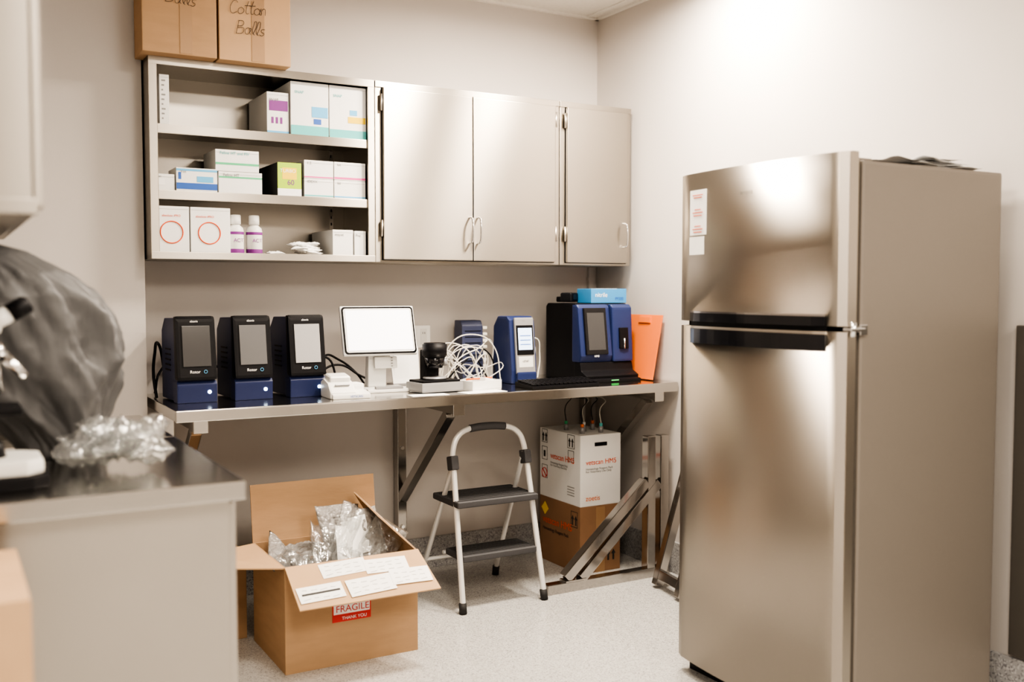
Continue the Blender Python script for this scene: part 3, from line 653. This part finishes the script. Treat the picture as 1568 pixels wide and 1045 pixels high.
def door(name,z0,z1):
    pts=[]; n=24
    for i in range(n+1):
        s=i/n; y=ya+s*(yb-ya); k=2*s-1
        x=XF-.022-.030*(1-k*k)
        e=min(s,1-s)*(yb-ya)
        if e<.012: x+=.010*(1-e/.012)
        pts.append((x,y))
    pts.append((XF+.014,yb)); pts.append((XF+.014,ya))
    bm=bmesh.new(); A=[bm.verts.new((q[0],q[1],z0)) for q in pts]; B=[bm.verts.new((q[0],q[1],z1)) for q in pts]; N=len(pts)
    bm.faces.new(A); bm.faces.new(B[::-1])
    for i in range(N):
        f=bm.faces.new((A[i],B[i],B[(i+1)%N],A[(i+1)%N])); f.smooth= 0<i<n-1
    bmesh.ops.recalc_face_normals(bm,faces=bm.faces)
    me=bpy.data.meshes.new(name); bm.to_mesh(me); bm.free(); o=obj(g,name,me,M['fridge'])
    return o
door('freezer_door',1.228,1.722); door('fresh_food_door',.055,1.212)
bx(g,'door_edge_trim_top',XF-.02,XF+.014,ya-.002,ya,1.23,1.72,M['trim']); bx(g,'door_edge_trim_bottom',XF-.02,XF+.014,ya-.002,ya,.057,1.21,M['trim'])
def grip(name,z0,z1,off,m,y0=2.03,y1=2.62):
    n=16; fr=[];bkp=[]
    for i in range(n+1):
        y=y0+(y1-y0)*i/n; k=2*(y-ya)/(yb-ya)-1; x=XF-.022-.030*(1-k*k)
        o2=off*(1 if 0<i<n else .35)
        fr.append((x-o2,y)); bkp.append((x+.004,y))
    return prism(g,name,fr+bkp[::-1],'z',z0,z1,m)
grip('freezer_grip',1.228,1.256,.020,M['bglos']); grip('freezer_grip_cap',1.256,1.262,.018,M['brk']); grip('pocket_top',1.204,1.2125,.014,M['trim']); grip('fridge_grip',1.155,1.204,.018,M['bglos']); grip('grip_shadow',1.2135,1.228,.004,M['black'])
cube(g,'hinge_plate',(XF-.005,ya-.012,1.220),(.06,.03,.010),M['chrome'],.003); cyl(g,'hinge_pin',(XF-.012,ya-.015,1.20),(XF-.012,ya-.015,1.24),.009,M['chrome'])
cube(g,'hinge_foot',(XF+.035,ya-.006,1.218),(.03,.012,.03),M['chrome'],.002)
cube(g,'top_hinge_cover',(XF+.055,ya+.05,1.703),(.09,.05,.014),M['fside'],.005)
def onfridge(name,yc,z0,z1,w,m):
    k=2*(yc-ya)/(yb-ya)-1; x=XF-.022-.030*(1-k*k); sl=math.degrees(math.atan(.030*2*k*2/(yb-ya)))
    return cube(g,name,(x-.0015,yc,(z0+z1)/2),(.0015,w,z1-z0),m,0,(0,0,-sl))
onfridge('notice_large',2.585,1.515,1.665,.095,M['paper']); onfridge('notice_small',2.592,1.45,1.51,.085,M['paper'])
for i,zz in enumerate((1.648,1.64,1.60,1.59,1.58,1.545,1.535,1.525)):
    k=2*(2.585-ya)/(yb-ya)-1; x=XF-.022-.030*(1-k*k)
    cube(g,'notice_line',(x-.0032,2.587,zz),(.0010,.06-.012*(i%3),.0022),M['ored'],0,(0,0,-7))
text(g,'nameplate','amana',(XF-.0535,2.37,1.63),.022,M['chrome'],(90,0,-90))
g=grp('paper_sheets',(2.67,2.1,1.70),world=True)
for i in range(4):
    sheet(g,'sheet_%d'%i,(2.68+.015*i,2.11+.012*(i%2),1.708+.004*i),.30,.21,(0,0,7*i-12),M['gink' if i in(1,3) else 'paper'],.007,i)
sheet(g,'sheet_curled_a',(2.62,2.09,1.728),.26,.17,(2,-2,-6),M['gink'],.010,8,.022)
sheet(g,'sheet_curled_b',(2.70,2.08,1.726),.22,.15,(0,3,8),M['paper'],.010,3,.012)

# ---------------------------------------------------------------- left counter (along partition)
g=grp('steel_base_cabinet',(.2,2.9,0),world=True)
bx(g,'carcass',-.148,.552,2.245,3.53,.08,.865,M['under'],.004); bx(g,'plinth',-.148,.50,2.30,3.5,0,.08,M['black'])
for i in range(3): bx(g,'door_%d'%i,.552,.57,2.26+i*.42,2.665+i*.42,.1,.85,M['under'],.004)
tx0,tx1,ty0,ty1=-.148,.578,2.20,3.56; sx0,sx1,sy0,sy1=.12,.50,2.98,3.40
ct=M['ctop']
bx(g,'top_front',tx0,tx1,ty0,sy0,.865,.907,ct,.004); bx(g,'top_back',tx0,tx1,sy1,ty1,.865,.907,ct,.004)
bx(g,'top_left',tx0,sx0,sy0,sy1,.865,.907,ct); bx(g,'top_right',sx1,tx1,sy0,sy1,.865,.907,ct,.003)
bx(g,'sink_bottom',sx0,sx1,sy0,sy1,.8655,.872,M['dark'])
ns=M['near_steel']
g=grp('steel_upper_cabinet',(0,2.5,1.47),world=True)
bx(g,'carcass',-.148,.142,1.92,3.2,1.47,2.45,ns,.004)
for i in range(3): bx(g,'door_%d'%i,.142,.16,1.925+i*.425,2.345+i*.425,1.475,2.445,ns,.004)
bx(g,'bottom_lip',-.148,.15,1.915,1.935,1.462,1.49,ns,.003)
cyl(g,'under_light',(-.02,2.0,1.455),(-.02,2.9,1.455),.016,M['greyp'])

# microscope dust cover : creased vinyl bag
g=grp('covered_microscope',(0.12,2.80,.907))
rings=[(.0,.17,.08,.08),(.04,.17,.11,.10),(.09,.15,.14,.12),(.16,.11,.195,.14),(.245,.085,.235,.15),(.33,.07,.235,.155),(.41,.055,.205,.15),(.47,.03,.16,.13),(.515,.0,.11,.09),(.54,-.02,.03,.03)]
def prof(z_):
    for A_,B_ in zip(rings,rings[1:]):
        if z_<=B_[0]:
            t_=(z_-A_[0])/(B_[0]-A_[0]); return [A_[k]+(B_[k]-A_[k])*t_ for k in (1,2,3)]
    return rings[-1][1:]
bm=bmesh.new(); rows=[]; n=120; NZ=80
for iz in range(NZ+1):
    z_=.54*iz/NZ; cx,rx,ry=prof(z_); row=[]
    for i in range(n):
        a_=2*math.pi*i/n; dx,dy=math.cos(a_),math.sin(a_)
        q=Vector((dx*1.6,dy*1.6,z_*5))
        q2=Vector((dx*2.6+9,dy*2.6,z_*4+dx*1.5))
        ridge=(1-2*abs(noise.noise(q)))**1-.55; r2=(1-2*abs(noise.noise(q2*1.3)))-.55; r3=(1-2*abs(noise.noise(q2*3.1)))-.5
        f=1+.14*ridge+.12*r2+.06*r3
        row.append(bm.verts.new((cx-.03+rx*f*dx,ry*f*dy,z_+.01*noise.noise(q2)*(1 if iz else 0))))
    rows.append(row)
for A_,B_ in zip(rows,rows[1:]):
    for i in range(n): bm.faces.new((A_[i],A_[(i+1)%n],B_[(i+1)%n],B_[i]))
bm.faces.new(rows[0][::-1]); bm.faces.new(rows[-1])
for v_ in bm.verts: v_.co.x=max(v_.co.x,-.255); v_.co.z=max(v_.co.z,.001)
me=bpy.data.meshes.new('cover'); bm.to_mesh(me); bm.free(); o=obj(g,'cover',me,M['cover'],True)

# microscope in front
g=grp('microscope',(0.03,2.42,.907),rot=0)
prism(g,'base',[(-.13,-.10),(.13,-.10),(.165,-.07),(.165,.07),(.13,.10),(-.13,.10)],'z',.0,.028,M['black'],.006)
prism(g,'base_top',[(-.13,-.09),(.12,-.09),(.155,-.06),(.155,.06),(.12,.09),(-.13,.09)],'z',.028,.062,M['wplas'],.010)
cyl(g,'illuminator',(.05,0,.062),(.05,0,.095),.035,M['black'],r2=.028)
prism(g,'arm',[(-.14,.06),(-.08,.06),(-.07,.20),(-.03,.30),(.03,.33),(.03,.38),(-.06,.38),(-.12,.32),(-.15,.2)],'y',-.03,.03,M['wplas'],.008)
cube(g,'stage',(.04,0,.165),(.15,.14,.014),M['black'],.003); cube(g,'stage_bracket',(-.05,0,.155),(.06,.05,.04),M['black'],.004)
cyl(g,'turret',(.05,0,.30),(.06,0,.275),.034,M['chrome'])
cyl(g,'objective_1',(.06,0,.28),(.075,-.0,.20),.015,M['chrome'],r2=.008); cyl(g,'objective_2',(.08,-.01,.285),(.125,-.015,.235),.014,M['chrome'],r2=.009); cyl(g,'objective_3',(.04,.02,.28),(.02,.03,.22),.014,M['chrome'],r2=.009)
cube(g,'head',(.02,0,.355),(.12,.09,.05),M['wplas'],.014,(0,0,0),3)
for yy in (-.03,.03):
    cyl(g,'eyepiece_tube',(.05,yy,.345),(.10,yy,.375),.017,M['wplas']); cyl(g,'eyepiece',(.095,yy,.372),(.135,yy,.396),.019,M['black'],bev=.003)
cyl(g,'focus_knob',(-.105,-.055,.10),(-.105,.055,.10),.026,M['black'],bev=.003)
# clear plastic bags on the counter
g=grp('plastic_bag_pile',(.345,2.49,.934))
for i in range(7):
    pouch(g,'bag_%d'%i,((-.06,.0,.06,.02,-.03,.07,0)[i],(0,.03,-.02,-.05,.05,.04,0)[i],(.020,.025,.022,.045,.05,.055,.068)[i]),.15,.11,.05,M['plas'],((i*13)%24-12 if i>2 else 0,(i*29)%30-15 if i>2 else 0,i*50),i*3,.15 if i>2 else .05)
# cartons bottom-left
g=carton('foreground_cardboard_box',-.14,.118,1.72,2.10,0,.40,M['card2'])
g=carton('foreground_cardboard_box',-.14,.112,1.73,2.09,.40,.84,M['card2'])
cube(g,'loose_flap',(-.02,1.92,.878),(.004,.3,.09),M['card2'],0,(0,-25,0))

# ---------------------------------------------------------------- camera
cam=bpy.data.cameras.new('camera'); cam.lens=35; cam.sensor_width=36; cam.clip_start=.05
cam.dof.use_dof=True; cam.dof.focus_distance=4.1; cam.dof.aperture_fstop=1.6
co=bpy.data.objects.new('camera',cam); COL.objects.link(co); co.location=(0,0,1.33); co.rotation_euler=(R(90-2.9),0,R(-29.8))
S.camera=co
S.view_settings.view_transform='AgX'
try: S.view_settings.look='AgX - High Contrast'
except Exception as ex: print(ex)
S.view_settings.exposure=.48
